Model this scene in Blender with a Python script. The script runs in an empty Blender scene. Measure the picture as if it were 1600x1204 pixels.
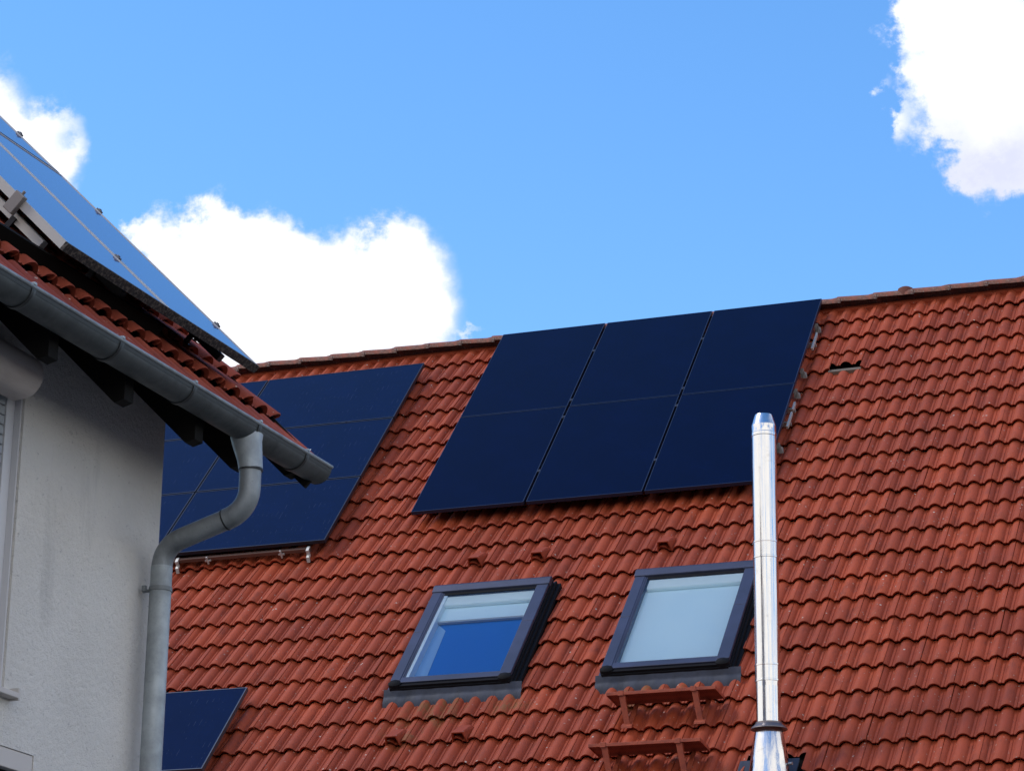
import bpy, math, random
import numpy as np
from mathutils import Matrix, Vector
random.seed(7); rng = np.random.default_rng(7)
S = bpy.context.scene
COL = S.collection

# ------------------------------------------------------------------ camera
cam = bpy.data.objects.new('camera', bpy.data.cameras.new('camera')); COL.objects.link(cam)
R_ = Vector((0.93746881, 0.34782868, 0.01293982)); U_ = Vector((0.09950129, -0.30343014, 0.94764426)); F_ = Vector((-0.33354418, 0.88709941, 0.31906569))
cam.matrix_world = Matrix(((R_.x, U_.x, -F_.x, 7.5778), (R_.y, U_.y, -F_.y, -24.9577), (R_.z, U_.z, -F_.z, 1.6532), (0, 0, 0, 1)))
cam.data.sensor_fit = 'HORIZONTAL'; cam.data.sensor_width = 36.0
cam.data.lens = 36.0 * 4195.8 / 1600.0
cam.data.clip_start = 0.1; cam.data.clip_end = 5000
S.camera = cam

# ------------------------------------------------------------------ light
SUN_EL, SUN_AZ = math.radians(52), math.radians(248)        # azimuth clockwise from +Y
S.view_settings.view_transform = 'Standard'; S.view_settings.look = 'None'
S.view_settings.exposure = 0.15; S.view_settings.gamma = 1.0
world = bpy.data.worlds.new('World'); S.world = world; world.use_nodes = True

def build_world():
    nt = world.node_tree; nt.nodes.clear(); N = nt.nodes; L = nt.links
    out = N.new('ShaderNodeOutputWorld'); bg = N.new('ShaderNodeBackground'); L.new(bg.outputs[0], out.inputs[0])
    sky = N.new('ShaderNodeTexSky'); sky.sky_type = 'NISHITA'; sky.sun_disc = False
    sky.sun_elevation = SUN_EL; sky.sun_rotation = SUN_AZ; sky.altitude = 200; sky.air_density = 1.0; sky.dust_density = 0.3; sky.ozone_density = 2.0
    bg.inputs[1].default_value = 0.15
    tc = N.new('ShaderNodeTexCoord'); D = tc.outputs['Generated']
    def m(op, a, b=None, c=None, clamp=False):
        n = N.new('ShaderNodeMath'); n.operation = op; n.use_clamp = clamp
        for i, v in enumerate((a, b, c)):
            if v is None: continue
            if isinstance(v, (int, float)): n.inputs[i].default_value = v
            else: L.new(v, n.inputs[i])
        return n.outputs[0]
    def dot(vec):
        n = N.new('ShaderNodeVectorMath'); n.operation = 'DOT_PRODUCT'; L.new(D, n.inputs[0]); n.inputs[1].default_value = vec; return n.outputs['Value']
    az = math.radians(20)
    dF = dot((-math.sin(az), math.cos(az), 0)); dR = dot((math.cos(az), math.sin(az), 0)); dZ = dot((0, 0, 1))
    front = m('GREATER_THAN', dF, 0.3)
    dFc = m('MAXIMUM', dF, 0.05)
    X = m('DIVIDE', dR, dFc); Z = m('DIVIDE', dZ, dFc)
    def comb(x, y, z):
        n = N.new('ShaderNodeCombineXYZ')
        for i, v in enumerate((x, y, z)):
            if isinstance(v, (int, float)): n.inputs[i].default_value = v
            else: L.new(v, n.inputs[i])
        return n.outputs[0]
    P = comb(X, Z, 0.0)
    def noise(vec, scale, detail=6, rough=0.55, z=0.0):
        n = N.new('ShaderNodeTexNoise'); n.inputs['Scale'].default_value = scale; n.inputs['Detail'].default_value = detail
        n.inputs['Roughness'].default_value = rough; L.new(vec, n.inputs['Vector']); return n
    n1 = noise(P, 60, 7, 0.62)
    sep = N.new('ShaderNodeSeparateXYZ'); L.new(n1.outputs['Color'], sep.inputs[0])
    n2 = noise(P, 13, 3, 0.5)
    sep2 = N.new('ShaderNodeSeparateXYZ'); L.new(n2.outputs['Color'], sep2.inputs[0])
    Xw = m('ADD', X, m('ADD', m('MULTIPLY', m('SUBTRACT', sep.outputs[0], 0.5), 0.026), m('MULTIPLY', m('SUBTRACT', sep2.outputs[0], 0.5), 0.012)))
    Zw = m('ADD', Z, m('ADD', m('MULTIPLY', m('SUBTRACT', sep.outputs[1], 0.5), 0.026), m('MULTIPLY', m('SUBTRACT', sep2.outputs[1], 0.5), 0.012)))
    # cumulus heaps as (tan azimuth, tan elevation, half width, half height, weight)
    HEAPS = CLOUDS
    acc = None
    for cx, cz, rx, rz, w in HEAPS:
        a = m('MULTIPLY', m('SUBTRACT', Xw, cx), 1 / rx); b = m('MULTIPLY', m('SUBTRACT', Zw, cz), 1 / rz)
        dd = m('ADD', m('MULTIPLY', a, a), m('MULTIPLY', b, b))
        k = m('MULTIPLY', m('EXPONENT', m('MULTIPLY', dd, -1.1)), w)
        acc = k if acc is None else m('ADD', acc, k)
    fine = noise(P, 60, 9, 0.66).outputs['Fac']
    dens = m('ADD', acc, m('MULTIPLY', m('SUBTRACT', fine, 0.5), 1.25))
    mr = N.new('ShaderNodeMapRange'); mr.interpolation_type = 'SMOOTHSTEP'; L.new(dens, mr.inputs[0]); mr.inputs[1].default_value = 0.22; mr.inputs[2].default_value = 0.88
    cover1 = m('MULTIPLY', mr.outputs[0], front)
    # the rest of the sky, out of the picture: broken cumulus all round, low to middle height
    gen = noise(comb(m('MULTIPLY', dot((1, 0, 0)), 1.0), dot((0, 1, 0)), m('MULTIPLY', dZ, 1.9)), 2.6, 6, 0.55).outputs['Fac']
    g = N.new('ShaderNodeMapRange'); g.interpolation_type = 'SMOOTHSTEP'; L.new(gen, g.inputs[0]); g.inputs[1].default_value = 0.38; g.inputs[2].default_value = 0.50
    away = N.new('ShaderNodeMapRange'); L.new(dF, away.inputs[0]); away.inputs[1].default_value = 0.62; away.inputs[2].default_value = 0.45
    low = N.new('ShaderNodeMapRange'); L.new(dZ, low.inputs[0]); low.inputs[1].default_value = 0.80; low.inputs[2].default_value = 0.6
    cover2 = m('MULTIPLY', m('MULTIPLY', g.outputs[0], away.outputs[0]), low.outputs[0])
    cover = m('MAXIMUM', cover1, cover2)
    # cloud colour: thin veils bluish, thick heads white
    cr = N.new('ShaderNodeMix'); cr.data_type = 'RGBA'
    thick = N.new('ShaderNodeMapRange'); L.new(dens, thick.inputs[0]); thick.inputs[1].default_value = 0.40; thick.inputs[2].default_value = 1.55
    L.new(thick.outputs[0], cr.inputs[0]); cr.inputs[6].default_value = (5.0, 5.5, 7.2, 1); cr.inputs[7].default_value = (8.0, 8.0, 8.1, 1)
    cr2 = N.new('ShaderNodeMix'); cr2.data_type = 'RGBA'; L.new(cover2, cr2.inputs[0]); L.new(cr.outputs[2], cr2.inputs[6]); cr2.inputs[7].default_value = (8.6, 8.4, 8.2, 1)
    # shaded lilac belly of the right hand cumulus
    a = m('MULTIPLY', m('SUBTRACT', Xw, 0.186), 1 / 0.034); b = m('MULTIPLY', m('SUBTRACT', Zw, 0.433), 1 / 0.024)
    bel = m('EXPONENT', m('MULTIPLY', m('ADD', m('MULTIPLY', a, a), m('MULTIPLY', b, b)), -1.0)); bel = m('MULTIPLY', m('MULTIPLY', bel, front), m('ADD', 0.5, fine), clamp=True)
    cr3 = N.new('ShaderNodeMix'); cr3.data_type = 'RGBA'; L.new(bel, cr3.inputs[0]); L.new(cr2.outputs[2], cr3.inputs[6]); cr3.inputs[7].default_value = (4.7, 4.9, 6.9, 1); cr2 = cr3
    hs = N.new('ShaderNodeHueSaturation'); hs.inputs['Saturation'].default_value = SKY_SAT; hs.inputs['Value'].default_value = SKY_VAL; hs.inputs['Hue'].default_value = SKY_HUE
    L.new(sky.outputs[0], hs.inputs['Color'])
    mx = N.new('ShaderNodeMix'); mx.data_type = 'RGBA'; L.new(cover, mx.inputs[0]); L.new(hs.outputs[0], mx.inputs[6]); L.new(cr2.outputs[2], mx.inputs[7])
    L.new(mx.outputs[2], bg.inputs[0])
SKY_SAT, SKY_VAL, SKY_HUE = 1.26, 1.60, 0.501
CLOUDS = [(-0.1309, 0.3762, 0.028, 0.0256, 1.0), (-0.150, 0.3911, 0.0165, 0.0123, 0.85), (-0.1323, 0.4051, 0.0103, 0.0088, 0.75), (-0.1179, 0.3997, 0.0141, 0.0104, 0.85), (-0.1009, 0.3916, 0.0154, 0.0131, 0.9), (-0.0879, 0.3876, 0.0128, 0.0082, 0.7), (-0.0923, 0.3685, 0.0305, 0.0242, 1.0), (-0.0644, 0.3715, 0.0229, 0.0215, 0.9), (-0.0573, 0.3921, 0.0133, 0.0142, 1.05), (-0.0468, 0.3799, 0.0115, 0.0163, 0.9), (-0.0439, 0.3623, 0.0127, 0.0134, 0.8), (-0.1069, 0.3522, 0.0506, 0.0187, 1.0), (-0.1625, 0.3985, 0.0090, 0.0070, 0.6), (-0.223, 0.4476, 0.0143, 0.024, 1.1), (-0.2101, 0.4322, 0.0117, 0.0154, 1.0), (-0.1976, 0.4197, 0.009, 0.0097, 0.8), (-0.1943, 0.4479, 0.0095, 0.0078, 0.60), (-0.1869, 0.4338, 0.0055, 0.0125, 0.58), (0.1796, 0.4977, 0.0302, 0.026, 1.1), (0.156, 0.5003, 0.0118, 0.0116, 0.8), (0.1889, 0.4717, 0.0235, 0.0256, 1.1), (0.1706, 0.4716, 0.0157, 0.0157, 0.7), (0.1472, 0.4728, 0.0078, 0.0063, 0.5), (0.1902, 0.4433, 0.0194, 0.0168, 0.85), (0.1749, 0.4488, 0.0143, 0.0141, 0.55), (0.1439, 0.4513, 0.0036, 0.0085, 0.5), (0.1378, 0.4655, 0.0036, 0.004, 0.42), (0.1765, 0.4263, 0.0072, 0.0073, 0.5), (0.1945, 0.4265, 0.0103, 0.0084, 0.6), (-0.0248, 0.3576, 0.0066, 0.0016, 0.34), (-0.2050, 0.4400, 0.010, 0.012, 0.55), (-0.1945, 0.4290, 0.008, 0.010, 0.5), (0.1620, 0.4600, 0.014, 0.015, 0.5), (0.1720, 0.4370, 0.012, 0.012, 0.4), (0.1490, 0.4900, 0.008, 0.014, 0.4), (0.1850, 0.4330, 0.016, 0.014, 0.4), (0.148, 0.4555, 0.0065, 0.009, 0.35)]
build_world()

sun = bpy.data.objects.new('sun', bpy.data.lights.new('sun', 'SUN')); COL.objects.link(sun)
sun.data.energy = 1.2; sun.data.angle = math.radians(14); sun.data.color = (1.0, 0.95, 0.88)
sd = Vector((math.sin(SUN_AZ) * math.cos(SUN_EL), math.cos(SUN_AZ) * math.cos(SUN_EL), math.sin(SUN_EL)))
sun.rotation_euler = sd.to_track_quat('Z', 'Y').to_euler(); sun.location = (-20, -20, 40)

# ------------------------------------------------------------------ material helpers
MATS = {}
def mat(name, col, rough=0.6, metal=0.0, spec=0.5, build=None, **kw):
    if name in MATS: return MATS[name]
    m = bpy.data.materials.new(name); m.use_nodes = True; nt = m.node_tree; b = nt.nodes['Principled BSDF']
    b.inputs['Base Color'].default_value = (*col, 1); b.inputs['Roughness'].default_value = rough; b.inputs['Metallic'].default_value = metal
    b.inputs['Specular IOR Level'].default_value = spec
    for k, v in kw.items(): b.inputs[k.replace('_', ' ')].default_value = v
    if build: build(nt, b)
    MATS[name] = m; return m
def nd(nt, t, **kw):
    n = nt.nodes.new(t)
    for k, v in kw.items(): setattr(n, k, v)
    return n
def tex(nt, scale, detail=4, rough=.55, kind='ShaderNodeTexNoise', stretch=None, coord='Object'):
    tc = nd(nt, 'ShaderNodeTexCoord'); n = nd(nt, kind); n.inputs['Scale'].default_value = scale
    if kind == 'ShaderNodeTexNoise': n.inputs['Detail'].default_value = detail; n.inputs['Roughness'].default_value = rough
    src = tc.outputs[coord]
    if stretch:
        mp = nd(nt, 'ShaderNodeMapping'); mp.inputs['Scale'].default_value = stretch; nt.links.new(src, mp.inputs[0]); src = mp.outputs[0]
    nt.links.new(src, n.inputs['Vector']); return n
def rng_(nt, src, a, b, c=0.0, d=1.0, smooth=True):
    n = nd(nt, 'ShaderNodeMapRange'); nt.links.new(src, n.inputs[0])
    for i, v in enumerate((a, b, c, d)): n.inputs[i + 1].default_value = v
    if smooth: n.interpolation_type = 'SMOOTHSTEP'
    return n.outputs[0]
def mixc(nt, fac, a, b, blend='MIX'):
    n = nd(nt, 'ShaderNodeMix', data_type='RGBA', blend_type=blend)
    for i, v in ((0, fac), (6, a), (7, b)):
        if isinstance(v, (int, float)): n.inputs[i].default_value = v
        elif isinstance(v, tuple): n.inputs[i].default_value = (*v, 1)
        else: nt.links.new(v, n.inputs[i])
    return n.outputs[2]
def mth(nt, op, a, b=0.0, clamp=False):
    n = nd(nt, 'ShaderNodeMath', operation=op, use_clamp=clamp)
    for i, v in enumerate((a, b)):
        if isinstance(v, (int, float)): n.inputs[i].default_value = v
        else: nt.links.new(v, n.inputs[i])
    return n.outputs[0]
def bump(nt, b, h, strength=.3, dist=.01):
    n = nd(nt, 'ShaderNodeBump'); n.inputs['Strength'].default_value = strength; n.inputs['Distance'].default_value = dist
    nt.links.new(h, n.inputs['Height']); nt.links.new(n.outputs[0], b.inputs['Normal'])

def tile_build(base, hi, moss=None, lichen=0.62):
    def f(nt, b):
        at = nd(nt, 'ShaderNodeAttribute', attribute_name='tint')
        c = mixc(nt, at.outputs['Fac'], base, hi)
        big = tex(nt, 0.9, 4, .6).outputs['Fac']; c = mixc(nt, rng_(nt, big, .35, .7, 0, .38), c, tuple(x * .72 for x in base))
        mid = tex(nt, 9, 6, .68, stretch=(1, .35, 1)).outputs['Fac']; c = mixc(nt, rng_(nt, mid, .48, .70, 0, .75), c, (base[0] * .62, base[1] * .72, base[2] * .9))
        stk = tex(nt, 30, 5, .7, stretch=(1, .10, 1)).outputs['Fac']; c = mixc(nt, rng_(nt, stk, .54, .72, 0, .5), c, (base[0] * .45, base[1] * .5, base[2] * .7))
        blt = tex(nt, 22, 6, .75).outputs['Fac']; c = mixc(nt, rng_(nt, blt, .60, .72, 0, .5), c, (base[0] * .42, base[1] * .6, base[2] * .9))
        fad = tex(nt, 5, 5, .7).outputs['Fac']; c = mixc(nt, rng_(nt, fad, .56, .74, 0, .35), c, (hi[0] * .95, hi[1] * 1.35, hi[2] * 1.4))
        sm = tex(nt, 160, 3, .6).outputs['Fac']; c = mixc(nt, rng_(nt, sm, .35, .7, 0, .30), c, (hi[0] * 1.1, hi[1] * 1.3, hi[2] * 1.4))
        # pale lichen specks, in loose groups
        v = tex(nt, 15, kind='ShaderNodeTexVoronoi'); spots = rng_(nt, v.outputs['Distance'], .17, .09)
        grp = rng_(nt, tex(nt, 3.3, 4, .6).outputs['Fac'], .44, .60)
        dr = rng_(nt, v.outputs['Color'], lichen, lichen + .05)
        fac = mth(nt, 'MULTIPLY', mth(nt, 'MULTIPLY', spots, grp), mth(nt, 'MULTIPLY', dr, 1.0))
        c = mixc(nt, fac, c, (.56, .46, .38))
        v2 = tex(nt, 38, kind='ShaderNodeTexVoronoi'); s2 = mth(nt, 'MULTIPLY', rng_(nt, v2.outputs['Distance'], .26, .15), rng_(nt, v2.outputs['Color'], .78, .82))
        c = mixc(nt, mth(nt, 'MULTIPLY', s2, .7), c, (.45, .33, .27))
        if moss:
            tc = nd(nt, 'ShaderNodeTexCoord'); acc = None
            for (x, y, r) in moss:
                d = nd(nt, 'ShaderNodeVectorMath', operation='DISTANCE'); nt.links.new(tc.outputs['Object'], d.inputs[0]); d.inputs[1].default_value = (x, y, 0)
                k = rng_(nt, d.outputs['Value'], r, r * .3); acc = k if acc is None else mth(nt, 'MAXIMUM', acc, k)
            mn = rng_(nt, tex(nt, 14, 5, .7, stretch=(1, .4, 1)).outputs['Fac'], .42, .62)
            c = mixc(nt, mth(nt, 'MULTIPLY', mth(nt, 'MULTIPLY', acc, mn), .62), c, (.16, .10, .03))
        nt.links.new(c, b.inputs['Base Color'])
        bump(nt, b, tex(nt, 220, 3, .6).outputs['Fac'], .35, .003)
    return f
MOSS = [(-.75, -6.62, .38), (-.95, -6.9, .3), (1.0, -6.6, .3), (1.35, -6.58, .22), (-.1, -6.6, .25)]
M_TILE = mat('red_concrete_tile', (.40, .10, .06), .72, spec=.35, build=tile_build((.285, .043, .0145), (.405, .068, .0225), MOSS))
M_TILE_L = mat('red_clay_tile', (.36, .1, .06), .75, spec=.3, build=tile_build((.24, .040, .019), (.34, .064, .030), None, .5))
def ridge_build(nt, b):
    n = tex(nt, 26, 6, .7).outputs['Fac']; c = mixc(nt, rng_(nt, n, .3, .7), (.11, .062, .050), (.22, .095, .066))
    l = tex(nt, 60, 5, .7).outputs['Fac']; c = mixc(nt, mth(nt, 'MULTIPLY', rng_(nt, l, .56, .66), .8), c, (.48, .43, .38))
    d = tex(nt, 8, 4, .6).outputs['Fac']; c = mixc(nt, rng_(nt, d, .5, .68, 0, .75), c, (.30, .09, .06))
    nt.links.new(c, b.inputs['Base Color']); bump(nt, b, l, .5, .006)
M_RIDGE = mat('weathered_ridge', (.2, .14, .1), .85, spec=.3, build=ridge_build)
M_RIDGE_RED = mat('red_ridge_screw_cap', (.15, .055, .04), .8, spec=.3)
def plaster_build(nt, b):
    n = tex(nt, 1.6, 5, .6).outputs['Fac']; c = mixc(nt, rng_(nt, n, .35, .7), (.78, .75, .705), (.71, .68, .635))
    st = tex(nt, 5, 6, .7, stretch=(1, 1, .16)).outputs['Fac']; c = mixc(nt, rng_(nt, st, .56, .75, 0, .30), c, (.36, .35, .34))
    sp = tex(nt, 34, 4, .65, stretch=(1, 1, 1.3)).outputs['Fac']; c = mixc(nt, rng_(nt, sp, .62, .72, 0, .42), c, (.30, .28, .28))
    nt.links.new(c, b.inputs['Base Color'])
    a = tex(nt, 130, 4, .65).outputs['Fac']; g = tex(nt, 38, 3, .5).outputs['Fac']; bump(nt, b, mth(nt, 'ADD', a, mth(nt, 'MULTIPLY', g, 1.2)), .9, .010)
M_WALL = mat('grey_render', (.55, .55, .56), .9, spec=.2, build=plaster_build)
def zinc_build(tone, dark):
    def f(nt, b):
        n = tex(nt, 5, 5, .65).outputs['Fac']; c = mixc(nt, rng_(nt, n, .3, .72), tone, tuple(x * .70 for x in tone))
        s = tex(nt, 7, 6, .7, stretch=(1, 1, .25)).outputs['Fac']; c = mixc(nt, rng_(nt, s, .5, .7, 0, .5), c, dark)
        f_ = tex(nt, 60, 3, .6).outputs['Fac']; c = mixc(nt, rng_(nt, f_, .6, .72, 0, .3), c, dark)
        nt.links.new(c, b.inputs['Base Color']); nt.links.new(rng_(nt, n, .3, .7, .52, .72), b.inputs['Roughness'])
        bump(nt, b, n, .15, .01)
    return f
M_ZINC = mat('weathered_zinc', (.3, .32, .33), .45, .55, build=zinc_build((.30, .325, .34), (.13, .14, .145)))
M_ZINC_G = mat('dark_zinc_gutter', (.2, .22, .23), .45, .45, build=zinc_build((.085, .095, .098), (.04, .043, .046)))
M_ZINC_P = mat('pale_zinc', (.4, .43, .45), .42, .6, build=zinc_build((.42, .46, .48), (.22, .23, .24)))
M_SEAM_SHADE = mat('dark_seam_and_bead_shadow', (.035, .038, .04), .5, .5)  # dark seams and brackets, also the painted shadow below the gutter bead
def steel_build(nt, b):
    tc = nd(nt, 'ShaderNodeTexCoord'); n = tex(nt, 1.0, 3, .5, stretch=(30, 30, .5))
    bump(nt, b, n.outputs['Fac'], .45, .008)
    s = tex(nt, 18, 5, .7, stretch=(1, 1, .3)).outputs['Fac']
    nt.links.new(rng_(nt, s, .3, .75, .10, .26), b.inputs['Roughness'])
    d = tex(nt, 10, 5, .7).outputs['Fac']; nt.links.new(mixc(nt, rng_(nt, d, .58, .74, 0, .35), (.68, .67, .66), (.42, .39, .36)), b.inputs['Base Color'])
M_STEEL = mat('polished_stainless', (.82, .82, .83), .16, 1.0, build=steel_build)
M_STEEL_D = mat('dull_steel', (.42, .42, .43), .42, 1.0)
M_COLLAR = mat('storm_collar', (.20, .17, .17), .45, .8)
M_ALU = mat('aluminium', (.55, .55, .55), .4, .85)
M_ALU_M = mat('matt_aluminium', (.50, .49, .47), .55, .5)
M_BLACK = mat('black_anodised', (.012, .014, .022), .38, .3)
def cell_build(cu, cv, line, base, marks=False):
    # photovoltaic cells: fine grid of the panel itself, in the panel's own coordinates
    def f(nt, b):
        tc = nd(nt, 'ShaderNodeTexCoord'); sp = nd(nt, 'ShaderNodeSeparateXYZ'); nt.links.new(tc.outputs['Object'], sp.inputs[0])
        def grid(o, pitch, w):
            a = mth(nt, 'FRACT', mth(nt, 'DIVIDE', mth(nt, 'ADD', o, 50.0), pitch)); return mth(nt, 'LESS_THAN', mth(nt, 'ABSOLUTE', mth(nt, 'SUBTRACT', a, .5)), w / pitch / 2)
        gx = grid(sp.outputs[0], cu, .004); gy = grid(sp.outputs[1], cv, .004)
        c = mixc(nt, mth(nt, 'MULTIPLY', mth(nt, 'MAXIMUM', gx, gy), .5), base, line)
        n = tex(nt, 2.2, 4, .6).outputs['Fac']; c = mixc(nt, rng_(nt, n, .35, .75, 0, .5), c, tuple(x * 1.5 for x in base))
        dst = tex(nt, 26, 5, .72).outputs['Fac']; c = mixc(nt, mth(nt, 'MULTIPLY', rng_(nt, dst, .66, .80), .035), c, (.3, .3, .32))
        if marks:
            k = mth(nt, 'MULTIPLY', grid(sp.outputs[0], .052, .0035), rng_(nt, tex(nt, 7, 3, .6, stretch=(.7, 1.4, 1)).outputs['Fac'], .56, .64)); c = mixc(nt, mth(nt, 'MULTIPLY', k, .11), c, (.25, .30, .42))
        nt.links.new(c, b.inputs['Base Color'])
        nt.links.new(rng_(nt, n, .3, .7, .05, .11), b.inputs['Roughness'])
    return f
M_CELL = mat('black_solar_glass', (.004, .008, .022), .07, spec=.06, build=cell_build(.182, .091, (.002, .004, .018), (.0003, .0022, .021)))
M_CELL2 = mat('blue_solar_glass', (.006, .014, .045), .07, spec=.09, build=cell_build(.166, .166, (.004, .008, .03), (.0006, .0045, .032), True))
M_CELL3 = mat('collector_glass', (.01, .03, .09), .03, spec=.9, IOR=2.5, build=cell_build(.16, .16, (.02, .055, .17), (.018, .050, .165)))
def mottle(nt, b):
    n = tex(nt, 55, 6, .75).outputs['Fac']; nt.links.new(mixc(nt, rng_(nt, n, .46, .62), (.022, .02, .022), (.13, .11, .095)), b.inputs['Base Color']); bump(nt, b, n, .6, .004)
M_CLAMPD = mat('dull_clamp', (.05, .06, .09), .55, .4)
M_HOOK = mat('weathered_hook', (.24, .22, .21), .6, .3)
M_MOTTLE = mat('lichen_covered_frame', (.08, .07, .07), .85, spec=.3, build=mottle)
M_WFRAME = mat('anthracite_window_cladding', (.075, .085, .135), .42, .35, build=lambda nt, b: nt.links.new(mixc(nt, rng_(nt, tex(nt, 3, 4, .6).outputs['Fac'], .3, .7), (.050, .056, .098), (.036, .041, .068)), b.inputs['Base Color']))
M_WDARK = mat('black_rubber', (.007, .007, .009), .75, spec=.15)
M_LEAD = mat('lead_apron', (.10, .115, .15), .6, .25, build=lambda nt, b: (nt.links.new(mixc(nt, rng_(nt, tex(nt, 9, 5, .6, stretch=(1, .3, 1)).outputs['Fac'], .35, .7), (.042, .049, .074), (.026, .030, .044)), b.inputs['Base Color']), bump(nt, b, tex(nt, 12, 3, .5, stretch=(1, .3, 1)).outputs['Fac'], .5, .01)))
M_BLIND = mat('pale_blue_blind', (.46, .62, .72), .7, spec=.2, build=lambda nt, b: nt.links.new(mixc(nt, rng_(nt, tex(nt, 2.5, 3, .5).outputs['Fac'], .35, .7), (.80, .96, .99), (.77, .94, .98)), b.inputs['Base Color']))
M_BLIND_BAR = mat('blind_bar', (.84, .93, .90), .55)
M_BLUE = mat('sky_reflection_blue', (.0, .17, .58), .6, spec=.1)  # colour of the reflected sky, laid on as a flat blue
M_LINING = mat('white_lining', (.8, .88, .92), .7)
def glass_build(nt, b):
    nt.nodes.remove(b); out = nt.nodes['Material Output']
    tr = nd(nt, 'ShaderNodeBsdfTransparent'); tr.inputs[0].default_value = (.97, .99, .99, 1)
    gl = nd(nt, 'ShaderNodeBsdfGlossy'); gl.inputs['Roughness'].default_value = .02
    fr = nd(nt, 'ShaderNodeFresnel'); fr.inputs[0].default_value = 1.55
    mx = nd(nt, 'ShaderNodeMixShader'); nt.links.new(fr.outputs[0], mx.inputs[0]); nt.links.new(tr.outputs[0], mx.inputs[1]); nt.links.new(gl.outputs[0], mx.inputs[2]); nt.links.new(mx.outputs[0], out.inputs[0])
M_GLASS = bpy.data.materials.new('window_glass'); M_GLASS.use_nodes = True; glass_build(M_GLASS.node_tree, M_GLASS.node_tree.nodes['Principled BSDF'])
M_REDMET = mat('red_painted_steel', (.30, .06, .035), .55, .2, build=lambda nt, b: nt.links.new(mixc(nt, rng_(nt, tex(nt, 12, 5, .7).outputs['Fac'], .4, .7), (.38, .080, .038), (.24, .050, .028)), b.inputs['Base Color']))
def perf_build(nt, b):
    v = tex(nt, 62, kind='ShaderNodeTexVoronoi'); v.inputs['Randomness'].default_value = .25
    nt.links.new(mixc(nt, rng_(nt, v.outputs['Distance'], .42, .3), (.26, .058, .032), (.035, .010, .008)), b.inputs['Base Color'])
M_PERF = mat('perforated_red_steel', (.2, .05, .03), .6, .1, build=perf_build)
M_WOOD = mat('dark_stained_timber', (.018, .013, .012), .8, spec=.2, build=lambda nt, b: nt.links.new(mixc(nt, rng_(nt, tex(nt, 6, 5, .6, stretch=(.3, 4, 1)).outputs['Fac'], .35, .7), (.006, .005, .004), (.003, .0025, .0025)), b.inputs['Base Color']))
M_BOX = mat('cream_shutter_box', (.46, .40, .36), .6, build=lambda nt, b: nt.links.new(mixc(nt, rng_(nt, tex(nt, 6, 5, .65, stretch=(1, .3, 2)).outputs['Fac'], .4, .72), (.72, .64, .58), (.56, .47, .42)), b.inputs['Base Color']))
M_WHITE = mat('white_pvc', (.62, .62, .64), .5)
M_SILL = mat('painted_sill', (.55, .51, .48), .6)
M_DGLASS = mat('dark_window_glass', (.02, .022, .028), .08)
M_SLAT = mat('grey_shutter_slats', (.36, .38, .40), .5)
M_MORTAR = mat('mortar', (.17, .14, .115), .95, spec=.1)
M_DARK = mat('dark_underlay', (.004, .0035, .003), .9, spec=.1)
def asphalt(nt, b):
    n = tex(nt, 3, 6, .7).outputs['Fac']; nt.links.new(mixc(nt, rng_(nt, n, .3, .7), (.045, .045, .046), (.075, .073, .07)), b.inputs['Base Color'])
M_ASPH = mat('asphalt', (.05, .05, .05), .9, build=asphalt)

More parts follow.
